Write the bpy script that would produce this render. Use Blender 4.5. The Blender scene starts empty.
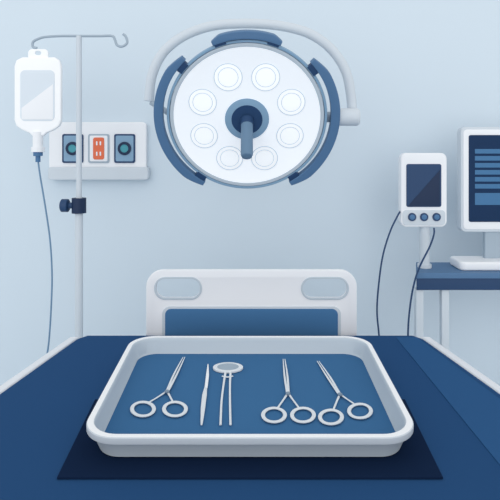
import bpy, math, bmesh
from mathutils import Matrix, Vector
F=500.0; HZ=150.0; CH=1.6
def P(px,py,d): return Vector(((px-250)*d/F, d, CH-(py-HZ)*d/F))
def Q(px,py,z):
    d=F*(CH-z)/(py-HZ); return Vector(((px-250)*d/F, d, z))
def lin(c):
    c/=255.0
    return c/12.92 if c<=0.04045 else ((c+0.055)/1.055)**2.4
MATS={}
def mat(name,rgb,rough=0.6,metal=0.0,noise=0.0,emit=0.0,spec=0.3):
    if name in MATS: return MATS[name]
    m=bpy.data.materials.new(name); m.use_nodes=True
    nt=m.node_tree; b=nt.nodes['Principled BSDF']
    col=(lin(rgb[0]),lin(rgb[1]),lin(rgb[2]),1)
    b.inputs['Base Color'].default_value=col
    b.inputs['Roughness'].default_value=rough
    b.inputs['Metallic'].default_value=metal
    b.inputs['Specular IOR Level'].default_value=spec
    if emit>0:
        b.inputs['Emission Color'].default_value=col
        b.inputs['Emission Strength'].default_value=emit
    if noise>0:
        tc=nt.nodes.new('ShaderNodeTexCoord'); n=nt.nodes.new('ShaderNodeTexNoise'); n.inputs['Scale'].default_value=1.2
        r=nt.nodes.new('ShaderNodeValToRGB')
        r.color_ramp.elements[0].color=tuple(c*(1-noise) for c in col[:3])+(1,)
        r.color_ramp.elements[1].color=tuple(min(1,c*(1+noise)) for c in col[:3])+(1,)
        nt.links.new(tc.outputs['Object'],n.inputs['Vector']); nt.links.new(n.outputs['Fac'],r.inputs['Fac']); nt.links.new(r.outputs['Color'],b.inputs['Base Color'])
    MATS[name]=m; return m
WALL=mat('wall_paint',(204,218,229),0.9,noise=0.01,spec=0.0)
FLOOR=mat('floor_vinyl',(212,222,230),0.8,noise=0.03,spec=0.1)
WHITE=mat('white_plastic',(233,237,242),0.5)
PURE=mat('bright_white_plastic',(244,247,250),0.5)
LAMPW=mat('lamp_white',(238,243,248),0.6,emit=0.22,spec=0.1)
LAMPL=mat('lamp_lens_white',(243,247,250),0.6,emit=0.24,spec=0.1)
LAMPR=mat('lamp_ring_grey',(208,220,230),0.6,emit=0.08,spec=0.1)
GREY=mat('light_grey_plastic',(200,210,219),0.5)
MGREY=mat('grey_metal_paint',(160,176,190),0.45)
DGREY=mat('soft_grey_plastic',(188,201,212),0.5)  # plain grey, slightly darker than the light grey plastic
BLUE=mat('mid_blue_plastic',(74,116,158),0.5)
LBLUE=mat('soft_blue_plastic',(128,162,190),0.5)
SBLUE=mat('steel_blue_plastic',(80,116,154),0.5)
HBLUE=mat('handle_grey_blue',(98,128,156),0.5)
NAVY=mat('navy_plastic',(36,66,104),0.5)
DNAVY=mat('dark_navy_plastic',(22,44,76),0.5)
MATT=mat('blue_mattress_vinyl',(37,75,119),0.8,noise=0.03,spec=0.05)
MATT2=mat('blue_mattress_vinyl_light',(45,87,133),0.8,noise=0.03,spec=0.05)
SHADOW=mat('shadow_dark_navy',(21,38,66),0.9,spec=0.02)  # dark tone of the shadow painted under the tray
LINER=mat('tray_liner_blue',(58,107,152),0.7,noise=0.05,spec=0.1)
PANEL=mat('headboard_blue',(70,116,160),0.6,spec=0.1)
STEEL=mat('instrument_steel',(224,230,235),0.45,spec=0.4)
STEELD=mat('instrument_steel_dark',(130,148,166),0.4)
ORANGE=mat('orange_socket',(222,110,76),0.5)
TEAL=mat('teal_socket',(70,150,165),0.5)
SCREEN=mat('screen_navy',(26,52,86),0.5,spec=0.1)
BAR=mat('screen_bar_blue',(62,112,156),0.5)
FLUID=mat('bag_fluid',(212,223,233),0.4)
CABLE=mat('cable_steel_blue',(110,142,172),0.6)
COL=bpy.context.scene.collection
WL={}
def setpar(o,par):
    if par is not None:
        o.parent=par; o.matrix_parent_inverse=Matrix.Translation(-Vector(WL[par.name]))
def mk(name,verts,faces,mats,parent=None,smooth=True,idx=None,label=None):
    verts=[Vector(v) for v in verts]
    lo=Vector([min(v[i] for v in verts) for i in range(3)]); hi=Vector([max(v[i] for v in verts) for i in range(3)])
    c=(lo+hi)/2
    if parent is None: c.z=lo.z
    me=bpy.data.meshes.new(name); me.from_pydata([v-c for v in verts],[],faces)
    if not isinstance(mats,(list,tuple)): mats=[mats]
    for m in mats: me.materials.append(m)
    for i,p in enumerate(me.polygons):
        if idx: p.material_index=idx[i]
    me.validate(); me.update()
    bm=bmesh.new(); bm.from_mesh(me); bmesh.ops.recalc_face_normals(bm,faces=bm.faces); bm.to_mesh(me); bm.free()
    if smooth:
        me.shade_smooth()
        try: me.set_sharp_from_angle(angle=math.radians(35))
        except Exception: pass
    o=bpy.data.objects.new(name,me); COL.objects.link(o); o.location=c
    WL[o.name]=c.copy(); setpar(o,parent)
    if label: o['label']=label
    return o
def root(name,loc,label,category,group=None):
    e=bpy.data.objects.new(name,None); e.empty_display_size=0.05; COL.objects.link(e); e.location=loc
    WL[e.name]=Vector(loc); e['label']=label; e['category']=category
    if group: e['group']=group
    return e
def merge(*gs):
    V=[];Fc=[];I=[]
    for g in gs:
        v,f,i=g; n=len(V); V+=list(v); Fc+=[tuple(k+n for k in x) for x in f]; I+=(i if isinstance(i,list) else [i]*len(f))
    return V,Fc,I
def obj(name,geo,mats,parent=None,label=None,smooth=True):
    v,f,i=geo
    if not isinstance(i,list): i=[i]*len(f)
    return mk(name,v,f,mats,parent,smooth,i,label)
XZ=Matrix(((1,0,0,0),(0,0,-1,0),(0,1,0,0),(0,0,0,1)))
def shape(loops,half,bev=0.0,M=Matrix.Identity(4),mi=0):
    cu=bpy.data.curves.new('tmp','CURVE'); cu.dimensions='2D'; cu.fill_mode='BOTH'
    cu.extrude=max(half-bev,0.00001); cu.bevel_depth=bev; cu.bevel_resolution=3; cu.offset=-bev
    for L in loops:
        s=cu.splines.new('POLY'); s.points.add(len(L)-1)
        for p,q in zip(s.points,L): p.co=(q[0],q[1],0,1)
        s.use_cyclic_u=True
    o=bpy.data.objects.new('tmp',cu); COL.objects.link(o)
    dg=bpy.context.evaluated_depsgraph_get(); dg.update()
    me=bpy.data.meshes.new_from_object(o.evaluated_get(dg))
    bm=bmesh.new(); bm.from_mesh(me); bmesh.ops.remove_doubles(bm,verts=bm.verts,dist=1e-5); bm.to_mesh(me); bm.free()
    V=[M@v.co for v in me.vertices]; Fc=[tuple(p.vertices) for p in me.polygons]
    bpy.data.objects.remove(o); bpy.data.curves.remove(cu); bpy.data.meshes.remove(me)
    return V,Fc,mi
def rr(x0,x1,y0,y1,r,n=8):
    if x0>x1:x0,x1=x1,x0
    if y0>y1:y0,y1=y1,y0
    r=min(r,(x1-x0)/2-1e-5,(y1-y0)/2-1e-5); out=[]
    for cx,cy,a in((x1-r,y1-r,0),(x0+r,y1-r,90),(x0+r,y0+r,180),(x1-r,y0+r,270)):
        for i in range(n+1):
            t=math.radians(a+90*i/n); out.append((cx+r*math.cos(t),cy+r*math.sin(t)))
    return out
def front(px0,px1,py0,py1,d,thick,rpx,bev=0.004,mi=0,holes=()):
    a=P(px0,py0,d); b=P(px1,py1,d)
    loops=[rr(a.x,b.x,b.z,a.z,rpx*d/F)]
    for h in holes:
        c=P(h[0],h[2],d); e=P(h[1],h[3],d); loops.append(rr(c.x,e.x,e.z,c.z,h[4]*d/F))
    return shape(loops,thick/2,min(bev,thick/2.2),Matrix.Translation((0,d+thick/2,0))@XZ,mi)
def poly(pxs,d,thick,bev=0.002,mi=0):
    pp=[P(x,y,d) for x,y in pxs]
    return shape([[(p.x,p.z) for p in pp]],thick/2,min(bev,thick/2.2),Matrix.Translation((0,d+thick/2,0))@XZ,mi)
def catmull(pts,n=8,closed=False):
    pts=[Vector(p) for p in pts]; out=[]; N=len(pts)
    rng=range(N if closed else N-1)
    for i in rng:
        if closed: a,b,c,d=pts[(i-1)%N],pts[i],pts[(i+1)%N],pts[(i+2)%N]
        else: a=pts[max(i-1,0)];b=pts[i];c=pts[i+1];d=pts[min(i+2,N-1)]
        for k in range(n):
            t=k/n
            out.append(0.5*((2*b)+(-a+c)*t+(2*a-5*b+4*c-d)*t*t+(-a+3*b-3*c+d)*t**3))
    if not closed: out.append(pts[-1])
    return out
def sweep(pts,rad,closed=False,seg=12,flat=1.0,mi=0):
    pts=[Vector(p) for p in pts]; N=len(pts); V=[];Fc=[]
    if not isinstance(rad,(list,tuple)): rad=[rad]*N
    ref=None
    for i,p in enumerate(pts):
        if closed: t=pts[(i+1)%N]-pts[(i-1)%N]
        else: t=pts[min(i+1,N-1)]-pts[max(i-1,0)]
        t.normalize()
        if ref is None:
            ref=Vector((0,0,1)) if abs(t.z)<0.8 else Vector((0,1,0))
        u=ref-t*ref.dot(t); u.normalize(); w=t.cross(u); ref=u
        if flat!=1.0:
            u=Vector((0,0,1)); w=t.cross(u); w.normalize()
        for k in range(seg):
            a=2*math.pi*k/seg
            V.append(p+u*math.cos(a)*rad[i]*flat+w*math.sin(a)*rad[i])
    for i in range(N if closed else N-1):
        j=(i+1)%N
        for k in range(seg):
            l=(k+1)%seg
            Fc.append((i*seg+k,i*seg+l,j*seg+l,j*seg+k))
    if not closed:
        Fc.append(tuple(range(seg))); Fc.append(tuple((N-1)*seg+k for k in range(seg)))
    return V,Fc,mi
def lathe(prof,M=Matrix.Identity(4),seg=48,mis=None,mi=0):
    V=[];Fc=[];I=[]
    n=len(prof)
    for r,z in prof:
        for k in range(seg):
            a=2*math.pi*k/seg; V.append(M@Vector((r*math.cos(a),r*math.sin(a),z)))
    for i in range(n-1):
        for k in range(seg):
            l=(k+1)%seg; Fc.append((i*seg+k,i*seg+l,(i+1)*seg+l,(i+1)*seg+k)); I.append(mis[i] if mis else mi)
    Fc.append(tuple(range(seg))); I.append(mis[0] if mis else mi)
    Fc.append(tuple((n-1)*seg+k for k in range(seg))); I.append(mis[-1] if mis else mi)
    return V,Fc,I
def cyl(a,b,r,seg=24,mi=0,r2=None):
    return sweep([a,b],[r,r if r2 is None else r2],seg=seg,mi=mi)
def box(x0,x1,y0,y1,z0,z1,mi=0,r=0.0,bev=0.004):
    return shape([rr(x0,x1,y0,y1,max(r,0.0005))],(z1-z0)/2,bev,Matrix.Translation((0,0,(z0+z1)/2)),mi)

# ---------------- setting
def struct(name,v,f,m):
    o=mk(name,v,f,m,None,False); o['kind']='structure'; return o
DW=3.0
def bx(x0,x1,y0,y1,z0,z1):
    v=[(x,y,z) for x in(x0,x1) for y in(y0,y1) for z in(z0,z1)]
    return v,[(0,1,3,2),(4,6,7,5),(0,4,5,1),(2,3,7,6),(0,2,6,4),(1,5,7,3)]
struct('wall_back',*bx(-5,5,DW,DW+0.1,0,3.2),WALL)
struct('floor',*bx(-5,5,-3,DW+0.1,-0.1,0),FLOOR)
struct('baseboard_back',*bx(-5,5,DW-0.015,DW,0,0.1),WHITE)

# ---------------- bed
ZM=0.85
bed=root('hospital_bed',(0,1.3,0),'blue hospital bed with white frame, rails and a slotted headboard','bed')
def bw(d): return 0.689+0.178*(2.027-d) if d>1.0 else 0.872
yb=2.027; yf=0.35
def strip(off0,off1,side):
    return [(side*(bw(yb)+off0),yb),(side*(bw(1.0)+off0),1.0),(side*(bw(1.0)+off0),yf),(side*(bw(1.0)+off1),yf),(side*(bw(1.0)+off1),1.0),(side*(bw(yb)+off1),yb)]
mo=[(-bw(yb)+0.03,yb),(-bw(yb),yb-0.04),(-bw(1.0),1.0),(-bw(1.0),yf),(bw(1.0),yf),(bw(1.0),1.0),(bw(yb),yb-0.04),(bw(yb)-0.03,yb)]
obj('mattress',shape([mo],0.06,0.008,Matrix.Translation((0,0,ZM-0.06))),MATT,bed,'navy blue vinyl mattress')
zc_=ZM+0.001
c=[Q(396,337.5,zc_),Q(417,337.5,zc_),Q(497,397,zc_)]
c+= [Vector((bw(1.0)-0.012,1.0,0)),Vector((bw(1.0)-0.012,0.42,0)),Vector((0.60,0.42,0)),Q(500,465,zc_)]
obj('mattress_blue_patch',shape([[(p.x,p.y) for p in c]],0.0012,0.0003,Matrix.Translation((0,0,ZM+0.0008))),MATT2,bed,'lighter blue area on the mattress top',smooth=False)  # thin sheet, slightly lighter blue, along the right of the mattress
for s in(-1,1):
    obj('side_rail',shape([strip(0.002,0.040,s)],0.05,0.008,Matrix.Translation((0,0,ZM-0.055))),WHITE,bed,'white side rail')
do=[(-bw(yb),yb),(-bw(1.0),1.0),(-bw(1.0),yf),(bw(1.0),yf),(bw(1.0),1.0),(bw(yb),yb)]
obj('bed_deck',shape([do],0.03,0.005,Matrix.Translation((0,0,ZM-0.152))),GREY,bed)
for x,y in((-.6,1.9),(.6,1.9),(-.75,.5),(.75,.5)):
    obj('leg',merge(cyl((x,y,0.06),(x,y,0.70),0.03),cyl((x-0.02,y,0.05),(x+0.02,y,0.05),0.05)),GREY,bed)
dH=2.06
hb=obj('headboard',front(146,357,270,445,dH,0.022,17,0.004,0,holes=[(156,200,279,298,9),(303,347,279,298,9)]),WHITE,bed,'white rounded headboard with two hand slots')
for x0,x1 in((156,200),(303,347)):
    obj('hand_slot_rim',front(x0-2,x1+2,277,300,dH-0.003,0.007,11.3,0.001,0,holes=[(x0,x1,279,298,9)]),DGREY,hb,'flat pale grey rim around the slot')
obj('panel',front(162,341,306.5,440,dH-0.005,0.010,8,0.002),GREY,hb,'grey raised border')
obj('blue_panel',front(165,338,309,438,dH-0.008,0.008,6,0.002),PANEL,hb,'blue inset panel')

# ---------------- tray shadow, painted as a dark sheet
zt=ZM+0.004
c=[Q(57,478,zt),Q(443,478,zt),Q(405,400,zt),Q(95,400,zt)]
o=obj('tray_shadow',shape([[(p.x,p.y) for p in c]],0.003,0.001,Matrix.Translation((0,0,ZM+0.0035))),SHADOW,None,smooth=False)  # thin dark sheet stands in for the tray's cast shadow
o['label']='tray shadow painted as a dark navy sheet on the mattress'; o['category']='painted shadow'

# ---------------- tray
zb=ZM+0.008; ZR=0.922
def trayloop(inset,z,yn=1.178,yfar=1.825,hn=0.407,hf=0.428,r=0.085,n=12):
    y0=yn+inset; y1=yfar-inset
    base=rr(-0.4,0.4,y0,y1,max(r-inset*0.6,0.02),n)
    out=[]
    for x,y in base:
        t=(y-yn)/(yfar-yn); h=hn+(hf-hn)*t-inset
        out.append(Vector((x*h/0.4,y,z)))
    return out
rings=[(0.036,zb),(0.028,zb+0.002),(0.013,ZR-0.020),(0.011,ZR-0.018),(0.001,ZR-0.017),(0.0,ZR-0.015),(0.0,ZR-0.002),(0.002,ZR),(0.016,ZR),(0.018,ZR-0.002),(0.021,ZR-0.010),(0.029,zb+0.016),(0.037,zb+0.008)]
V=[];Fc=[];I=[]
loops=[trayloop(a,z) for a,z in rings]; n=len(loops[0])
for L in loops: V+=L
for i in range(len(loops)-1):
    for k in range(n):
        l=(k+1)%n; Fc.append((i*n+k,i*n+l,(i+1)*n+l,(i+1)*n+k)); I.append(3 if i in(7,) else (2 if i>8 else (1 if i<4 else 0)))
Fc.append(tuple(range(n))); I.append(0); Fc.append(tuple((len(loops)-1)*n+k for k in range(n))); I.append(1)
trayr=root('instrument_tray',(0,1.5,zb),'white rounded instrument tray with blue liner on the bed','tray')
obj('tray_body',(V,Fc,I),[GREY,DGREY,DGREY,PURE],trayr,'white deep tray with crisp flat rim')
ZL=zb+0.012
lo_=trayloop(0.034,0)
obj('liner',shape([[(p.x,p.y) for p in lo_]],0.002,0.0008,Matrix.Translation((0,0,zb+0.010))),LINER,trayr,'blue liner sheet')

# ---------------- instruments
zi=ZL+0.005
def q(px,py,z=zi): return Q(px,py,z)
def ringpts(cx,cy,rx,ry,n=28):
    return [q(cx+rx*math.cos(2*math.pi*k/n),cy+ry*math.sin(2*math.pi*k/n)) for k in range(n)]
def ribbon(pxs,ws,mi=0,n=6,z=zi,flat=0.4):
    pts=[q(a,b,z) for a,b in pxs]; c=catmull(pts,n); N=len(c)
    rad=[]
    for i in range(N):
        t=i/(N-1)*(len(ws)-1); k=min(int(t),len(ws)-2); rad.append((ws[k]*(1-(t-k))+ws[k+1]*(t-k))*0.0015)
    return sweep(c,rad,seg=10,flat=flat,mi=mi)
def scissors(tip,piv,r1,r2,label,gap=0.9,rx=11,ry=7):
    r=root('surgical_scissors',q(*piv,z=ZL),label,'scissors','surgical scissors lying in the tray')
    dx=piv[0]-tip[0]; dy=piv[1]-tip[1]
    for s,rc in((1,r1),(-1,r2)):
        obj('blade',ribbon([(tip[0]+s*gap,tip[1]),(tip[0]+dx*.5+s*gap*1.6,tip[1]+dy*.5),(piv[0]+s*.6,piv[1]+1)],[0.8,2.2,2.6],z=zi+(0.0015 if s>0 else 0)),STEEL,r,'tapered steel blade')
        vx=rc[0]-piv[0]
        end=(rc[0]-vx*0.22, rc[1]-ry*0.9)
        obj('shank',ribbon([piv,(piv[0]+vx*.35+(1 if vx>0 else -1)*0.5,piv[1]+(end[1]-piv[1])*.5),end],[2.5,1.9,2.0],z=zi),STEEL,r)
        obj('finger_ring',sweep(ringpts(rc[0],rc[1],rx,ry),0.0056,True,seg=10,flat=0.5),STEEL,r,'oval steel finger ring')
    p=q(*piv,z=zi+0.005)
    obj('pivot_screw',lathe([(0.007,-0.003),(0.007,0.001),(0.005,0.0022)],Matrix.Translation(p),seg=20),STEELD,r,'small round screw')
    return r
scissors((184,357),(167,391),(143,409),(175,409),'steel surgical scissors tilted, rings toward bed foot, beside scalpel')
scissors((284,359),(288,393),(274,415),(303,415),'straight steel surgical scissors with crossed shanks and two rings')
scissors((318,361),(340,394),(331,417),(360,411),'steel surgical scissors lying diagonally near the tray corner')
sc=root('scalpel',q(203,400,ZL),'slim steel scalpel with pointed blade lying in the tray','scalpel')
obj('blade',ribbon([(208,364),(207.5,375),(206,388)],[0.8,3.4,3.2]),PURE,sc,'bright pointed blade')
obj('scalpel_handle',ribbon([(206,386),(204.5,395),(203,408),(201.5,425)],[2.2,4.8,4.4,1.6]),STEEL,sc,'slim tapered handle')
fo=root('sponge_forceps',q(227,395,ZL),'steel forceps with oval ringed head and two legs','forceps')
M=Matrix.Translation(q(228,367.5,zi))@Matrix.Diagonal((0.050,0.037,1,1))
obj('oval_head',lathe([(1,-0.003),(1,0.002),(0.92,0.0035),(0.72,0.003),(0.66,0.001),(0.5,0.0008)],M,mis=[0,0,0,1,1]),[STEEL,MGREY],fo,'flat wide oval head with sunken centre')
obj('leg',ribbon([(225.5,372),(223.5,385),(221.5,402),(220.5,425)],[2.7,2.1,2.1,2.1]),STEEL,fo)
obj('leg',ribbon([(230.5,372),(230,385),(230,402),(230.5,425)],[2.7,2.1,2.1,2.1]),STEEL,fo)
obj('clasp',ribbon([(222,376),(227.5,377),(233,376)],[2,2.4,2]),STEEL,fo)

# ---------------- surgical light
dL=2.0; cL=P(247,118.5,dL); th=math.radians(26)
s_,c_=math.sin(th),math.cos(th)
ML=Matrix(((1,0,0,cL.x),(0,-s_,-c_,cL.y),(0,c_,-s_,cL.z),(0,0,0,1)))
k=dL/F
light=root('surgical_light',(cL.x,2.9,cL.z),'round white surgical light with blue grips on a wall arm','surgical light')
head=obj('lamp_head',lathe([(20*k,-0.10),(50*k,-0.085),(70*k,-0.05),(77*k,-0.01),(77*k,0.004),(76.5*k,0.009),(74*k,0.010),(73*k,0.008),(10*k,0.008)],ML,seg=72,mis=[1,1,1,1,2,2,2,0,0]),[LAMPW,GREY,DGREY],light,'white round lamp dish')
led0=None
for i in range(8):
    a=math.radians(22.5+45*i)
    Ml=ML@Matrix.Translation((47*k*math.cos(a),47*k*math.sin(a),0.008))
    if led0 is None:
        led0=obj('led_lens',lathe([(14*k,0),(14*k,0.0012),(13*k,0.0012),(10*k,0.0013),(9.2*k,0.0013),(4*k,0.0014)],Ml,seg=32,mis=[1,1,0,1,0]),[LAMPL,LAMPR],head,'round white lens with faint pale rings')
        base=led0.location.copy(); b0=Ml.translation.copy()
    else:
        o=led0.copy(); COL.objects.link(o); o.location=base+(Ml.translation-b0); WL[o.name]=o.location.copy()
n=96
def arcsec(a0,a1,r0,r1,m=28,taper=0.0):
    pts=[]
    for i in range(m+1):
        t=i/m; a=math.radians(a0+(a1-a0)*t)
        f=1-taper*max(0,1-min(t,1-t)*8)
        r=r0+(r1-r0)*f
        pts.append((r*math.cos(a),r*math.sin(a)))
    for i in range(m+1):
        a=math.radians(a1+(a0-a1)*i/m); pts.append((r0*math.cos(a),r0*math.sin(a)))
    return pts
circ=lambda r:[(r*math.cos(2*math.pi*i/n),r*math.sin(2*math.pi*i/n)) for i in range(n)]
obj('ring_bumper',shape([circ(79.8*k),circ(77.2*k)],0.010,0.002,ML),LBLUE,light,'thin soft blue ring around the dish')
for a0,a1,r0,r1 in((67,113,80.5,88),(134,238,83.5,92.5),(-58,44,83.5,92.5)):
    T=ML@Matrix.Translation((0,0,0.002))
    g=merge(shape([arcsec(a0,a1,r0*k,r1*k,36,0.45)],0.016,0.003,T),
            shape([arcsec(a0+1,a0+9,78*k,(r0+2)*k,6)],0.012,0.002,T,1),
            shape([arcsec(a1-9,a1-1,78*k,(r0+2)*k,6)],0.012,0.002,T,1))
    obj('grip',g,[SBLUE,NAVY],light,'blue curved grip with tapered ends')
obj('hub',lathe([(22*k,0.006),(22*k,0.010),(20*k,0.012),(15.5*k,0.014),(15*k,0.014),(8*k,0.012)],ML,mis=[1,1,1,0,0]),[NAVY,LBLUE],light,'round hub with pale blue collar and dark centre')
h0=ML@Vector((0,0,0.010)); hd=Vector((0,-0.60,-0.80)).normalized()
Lh=0.172
obj('handle',merge(sweep([h0,h0+hd*0.03],[0.026,0.025],seg=28,mi=1),sweep([h0+hd*0.025,h0+hd*0.05,h0+hd*Lh,h0+hd*(Lh+0.01),h0+hd*(Lh+0.014)],[0.024,0.0235,0.0235,0.020,0.012],seg=28,mi=0)),[HBLUE,NAVY],light,'grey-blue cylindrical steering handle')
yp=[P(x,y,2.07) for x,y in((352,112),(351,96),(346,72),(332,50),(310,34),(281,26),(247,23.5),(212,26),(184,36),(163,53),(152,76),(149,101))]
obj('yoke_arm',sweep(catmull(yp,8),0.020,seg=18),GREY,light,'pale grey thick curved yoke arm')
a=P(335,117,2.03);b=P(359,117,2.03)
obj('pivot_knob',merge(cyl(P(322,117,2.05),P(336,117,2.05),0.022),sweep([a,a+Vector((0.008,0,0)),b-Vector((0.008,0,0)),b],[0.030,0.036,0.036,0.03],seg=24,mi=1)),[MGREY,GREY],light,'grey pivot knob')
obj('pivot_knob',cyl(P(151,102,2.07),P(172,115,2.06),0.012),[MGREY],light)
obj('wall_arm',merge(cyl((cL.x,2.06,cL.z),(cL.x,DW-0.03,cL.z),0.035),cyl((cL.x,DW-0.03,cL.z),(cL.x,DW-0.0002,cL.z),0.09)),GREY,light,'grey wall bracket')

# ---------------- IV pole
dI=2.45; kI=dI/F
bx0=P(79,200,dI).x
pole=root('iv_pole',(bx0,dI,0),'tall grey infusion stand with double hook and navy clamp','iv pole')
zt=P(79,36,dI).z
obj('pole_tube',merge(cyl((bx0,dI,0.08),(bx0,dI,P(0,205,dI).z),3.9*kI),cyl((bx0,dI,P(0,207,dI).z),(bx0,dI,zt),2.8*kI)),GREY,pole,'light grey steel tube')
hk=[P(x,y,dI) for x,y in((37,48),(33,47),(33,42),(38,39),(45,37),(60,36),(79,36),(100,36),(112,36),(115,40),(117,45),(122,46.5),(127,43),(126,37),(123,34))]
obj('hook_bar',sweep(catmull(hk,6),1.3*kI,seg=10),MGREY,pole,'thin bar ending in two hooks')
z1=P(0,198,dI).z; z0=P(0,213,dI).z
obj('clamp',cyl((bx0,dI,z0),(bx0,dI,z1),7*kI),[DNAVY],pole,'navy height clamp')
zc=(z0+z1)/2
obj('clamp_knob',merge(cyl((bx0-10*kI,dI,zc),(bx0-6*kI,dI,zc),3*kI),sweep([(bx0-18*kI,dI,zc),(bx0-17*kI,dI,zc),(bx0-11*kI,dI,zc),(bx0-10*kI,dI,zc)],[5*kI,6.5*kI,6.5*kI,5*kI],seg=20)),NAVY,pole,'round navy knob')
for i in range(5):
    a=2*math.pi*i/5
    e=Vector((bx0+0.22*math.cos(a),dI+0.22*math.sin(a),0.06))
    obj('foot',merge(cyl((bx0,dI,0.10),e,0.014),cyl(e-Vector((0.012,0,0.03)),e+Vector((0.012,0,-0.03)),0.03,mi=1)),[GREY,DNAVY],pole)

# ---------------- IV bag
dB=dI-0.02; kB=dB/F
bag=root('iv_bag',P(38,57,dB),'white infusion bag hanging from the stand hook','iv bag')
o1=[(14,66),(16,60),(22,57),(54,57),(59,60),(61,66),(61,120),(59,126),(53,130),(46,133),(43,136),(32,136),(29,133),(22,130),(16,126),(14,120)]
obj('bag_body',poly(o1,dB-0.012,0.026,0.008),PURE,bag,'white rounded fluid bag tapering to its neck')
obj('bag_window',front(20,54.5,70,121,dB-0.014,0.010,5,0.002),FLUID,bag,'pale blue fluid window')
obj('window_wedge',poly([(21.5,119.5),(53,119.5),(53,84),(21.5,108)],dB-0.0155,0.003,0.0004),WHITE,bag,'lighter slanted area in the window')  # paler wedge with a slanted upper edge
obj('hanger_tab',front(28,48,49,60,dB-0.004,0.008,4,0.002,0,holes=[(35,41,51,55,2)]),PURE,bag,'small hanging tab')
x38=P(38,0,dB).x
def zz(py): return P(0,py,dB).z
obj('port',merge(cyl((x38,dB,zz(132)),(x38,dB,zz(147)),5*kB),cyl((x38,dB,zz(147)),(x38,dB,zz(152)),6.5*kB)),WHITE,bag,'white outlet port')
obj('drip_chamber',merge(cyl((x38,dB,zz(151)),(x38,dB,zz(156)),4.5*kB),cyl((x38,dB,zz(156)),(x38,dB,zz(162)),2.4*kB)),BLUE,bag,'blue drip chamber')
tp=[P(x,y,dB) for x,y in((38,160),(40,175),(45,205),(50,240),(52,275),(51,310),(49,340),(46,370),(50,410))]
obj('infusion_tube',sweep(catmull(tp,8),0.85*kB,seg=10),CABLE,bag,'thin steel blue infusion tube')

# ---------------- wall service panel
dP=2.955
wp=root('wall_socket_panel',P(98,180,DW),'white medical wall panel with gas outlets and sockets','wall panel')
obj('back_plate',front(49,146,122,170,dP,0.044,4,0.004),WHITE,wp)
obj('lower_rail',front(48,148,167,180,dP-0.02,0.06,3,0.005),GREY,wp,'grey lower rail')
kP=dP/F
for j,(x0,x1) in enumerate(((62,83),(88,109),(114,135))):
    pl=obj('socket_plate',front(x0,x1,134,163,dP-0.008,0.012,2,0.002),[NAVY if j!=1 else MGREY],wp,'blue gas outlet plate' if j!=1 else 'pale socket plate')
    obj('outlet_frame',front(x0+1.6,x1-1.6,135.6,161.4,dP-0.012,0.008,1.5,0.002),[LBLUE if j!=1 else WHITE],pl)
    cx=(x0+x1)/2
    if j!=1:
        Mx=Matrix.Translation(P(cx,148.5,dP-0.012))@XZ
        obj('gas_outlet',lathe([(6.8*kP,-0.002),(6.6*kP,0.006),(4*kP,0.007),(3.8*kP,0.004)],Mx,seg=28,mis=[0,0,1]),[DNAVY,TEAL],pl,'round navy gas outlet')
    else:
        so=obj('socket',front(cx-5.5,cx+5.5,137.5,159.5,dP-0.016,0.006,2,0.001),ORANGE,pl,'red-orange double socket')
        for yy_ in(143.3,153.7):
            for xx_ in(-1.8,1.8):
                obj('socket_slot',front(cx+xx_-0.7,cx+xx_+0.7,yy_-2.0,yy_+2.0,dP-0.018,0.004,0.5,0.0005),WHITE,pl)

# ---------------- cart
dT0,dT1=2.5,2.74
zT=P(0,273,dT0).z
def xp(px,d): return (px-250)*d/F
xl=xp(416,dT0); xr=xl+0.95
cart=root('equipment_cart',((xl+xr)/2,2.62,0),'navy equipment desk with grey legs beside the bed','desk')
top=[(xl,dT0),(xr,dT0),(xr,dT1),(xp(416,dT1),dT1)]
obj('table_top',shape([top],0.014,0.002,Matrix.Translation((0,0,zT-0.014))),SBLUE,cart,'steel blue tabletop')
ap=[(xl+0.004,dT0+0.006),(xr-0.006,dT0+0.006),(xr-0.006,dT1-0.01),(xp(416,dT1)+0.004,dT1-0.01)]
obj('apron',shape([ap],0.03,0.002,Matrix.Translation((0,0,zT-0.0575))),NAVY,cart,'navy apron')
for x,y in((xl+0.026,dT0+0.035),(xr-0.032,dT0+0.035),(xr-0.032,dT1-0.035),(xl+0.155,dT0+0.035)):
    obj('leg',box(x-0.019,x+0.019,y-0.017,y+0.017,0.0,zT-0.087,0,0.004,0.002),GREY,cart,'slim pale grey leg')

# ---------------- patient monitor
dD=2.58
pmx=P(424.5,0,2.62).x
pm=root('patient_monitor',(pmx,2.62,zT),'small white patient monitor on a short post','monitor')
obj('monitor_housing',front(401,447,153,227,dD,0.05,6,0.006),WHITE,pm,'white rounded housing')
obj('side_band',front(402.5,445.5,210,225.5,dD-0.002,0.02,4,0.003),GREY,pm,'grey control strip')
obj('screen',front(406.5,441.5,164,207,dD-0.004,0.012,2,0.002),NAVY,pm,'navy display')
obj('screen_facet',poly([(408,206),(440,206),(440,170)],dD-0.0055,0.003,0.0003),DNAVY,pm,'darker diagonal half of display')
for cx in(412,424,436.5):
    Mx=Matrix.Translation(P(cx,217,dD-0.002))@XZ
    obj('button',lathe([(4.2*dD/F,-0.002),(4.0*dD/F,0.006),(2.6*dD/F,0.0065),(2.0*dD/F,0.008)],Mx,seg=24,mis=[0,0,1]),[NAVY,BLUE],pm,'round navy button')
zp=P(0,226,dD).z
obj('stand_post',merge(cyl((pmx,2.62,zT+0.01),(pmx,2.62,zp+0.03),0.026),cyl((pmx,2.62,zT+0.0005),(pmx,2.62,zT+0.018),0.036)),GREY,pm,'grey short post')

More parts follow.
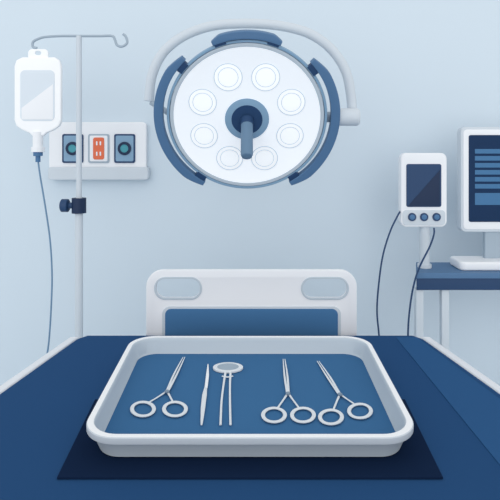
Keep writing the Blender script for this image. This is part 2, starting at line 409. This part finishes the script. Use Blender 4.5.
# ---------------- computer monitor
dC=2.62
cm=root('computer_monitor',(P(517,0,dC).x,2.64,zT),'grey framed computer monitor with data rows on navy screen','computer monitor')
obj('display_frame',front(461,573,127,232,dC,0.05,5,0.004),GREY,cm,'pale grey display frame')
obj('frame_edge',front(463.5,570.5,129.5,229.5,dC-0.003,0.01,4,0.002),WHITE,cm)
obj('screen',front(469,565,135,222,dC-0.007,0.01,2,0.002),SCREEN,cm,'navy screen')
for y in(149,156,163,170,177,184):
    for x0,x1 in((475,503),(508,526),(531,556)):
        obj('data_bar',front(x0,x1,y,y+4.6,dC-0.009,0.004,0.4,0.0006),BAR,cm,'pale blue data row')
for x0,x1 in((475,503),(508,556)):
    obj('data_bar',front(x0,x1,193,205,dC-0.009,0.004,0.6,0.0006),BAR,cm,'blue data block')
obj('stand_neck',front(485,549,228,261,2.63,0.03,2,0.004),MGREY,cm,'darker blue-grey neck')
a=P(459,0,2.56).x;b=P(575,0,2.56).x
obj('stand_base',box(a,b,2.54,2.70,zT+0.0005,zT+0.045,0,0.03,0.010),WHITE,cm,'white wide base')

# cables
c1=root('monitor_cable',(P(379,330,2.45).x,2.45,0),'thin navy cable hanging from the patient monitor','cable','monitor cables')
pts=[P(x,y,d) for x,y,d in((400.5,211,2.60),(397,217,2.56),(390,232,2.5),(383,255,2.46),(379,282,2.45),(377,310,2.45),(379,335,2.45),(383,380,2.45))]+[Vector((0.68,2.45,0.25)),Vector((0.70,2.45,0.006)),Vector((0.74,2.46,0.006))]
obj('cord',sweep(catmull(pts,8),0.0045,seg=8),NAVY,c1)
c2=root('monitor_cable',(P(410,330,2.45).x,2.45,0),'thin navy cable looping down past the desk edge','cable','monitor cables')
pts=[P(x,y,d) for x,y,d in((434,228,2.575),(434,234,2.56),(430,246,2.50),(420,266,2.46),(414,284,2.45),(410,307,2.45),(408,335,2.45),(409,380,2.45))]+[Vector((0.80,2.45,0.25)),Vector((0.80,2.44,0.006)),Vector((0.83,2.44,0.006))]
obj('cord',sweep(catmull(pts,8),0.0045,seg=8),NAVY,c2)

# ---------------- light, world, camera
sc_=bpy.context.scene
w=bpy.data.worlds.new('world'); sc_.world=w; w.use_nodes=True
w.node_tree.nodes['Background'].inputs[0].default_value=(1,0.995,0.99,1); w.node_tree.nodes['Background'].inputs[1].default_value=0.88
l=bpy.data.lights.new('soft_sun','SUN'); l.energy=0.95; l.angle=math.radians(70)
o=bpy.data.objects.new('soft_sun',l); COL.objects.link(o); o.location=(-0.5,-2,3)
o.rotation_euler=Vector((0.08,1.0,-0.22)).to_track_quat('-Z','Y').to_euler()
sc_.view_settings.view_transform='Standard'
cam=bpy.data.cameras.new('camera'); cam.lens=36; cam.sensor_width=36; cam.shift_y=-(250-HZ)/F; cam.clip_start=0.05
co=bpy.data.objects.new('camera',cam); COL.objects.link(co); co.location=(0,0,CH); co.rotation_euler=(math.radians(90),0,0)
sc_.camera=co
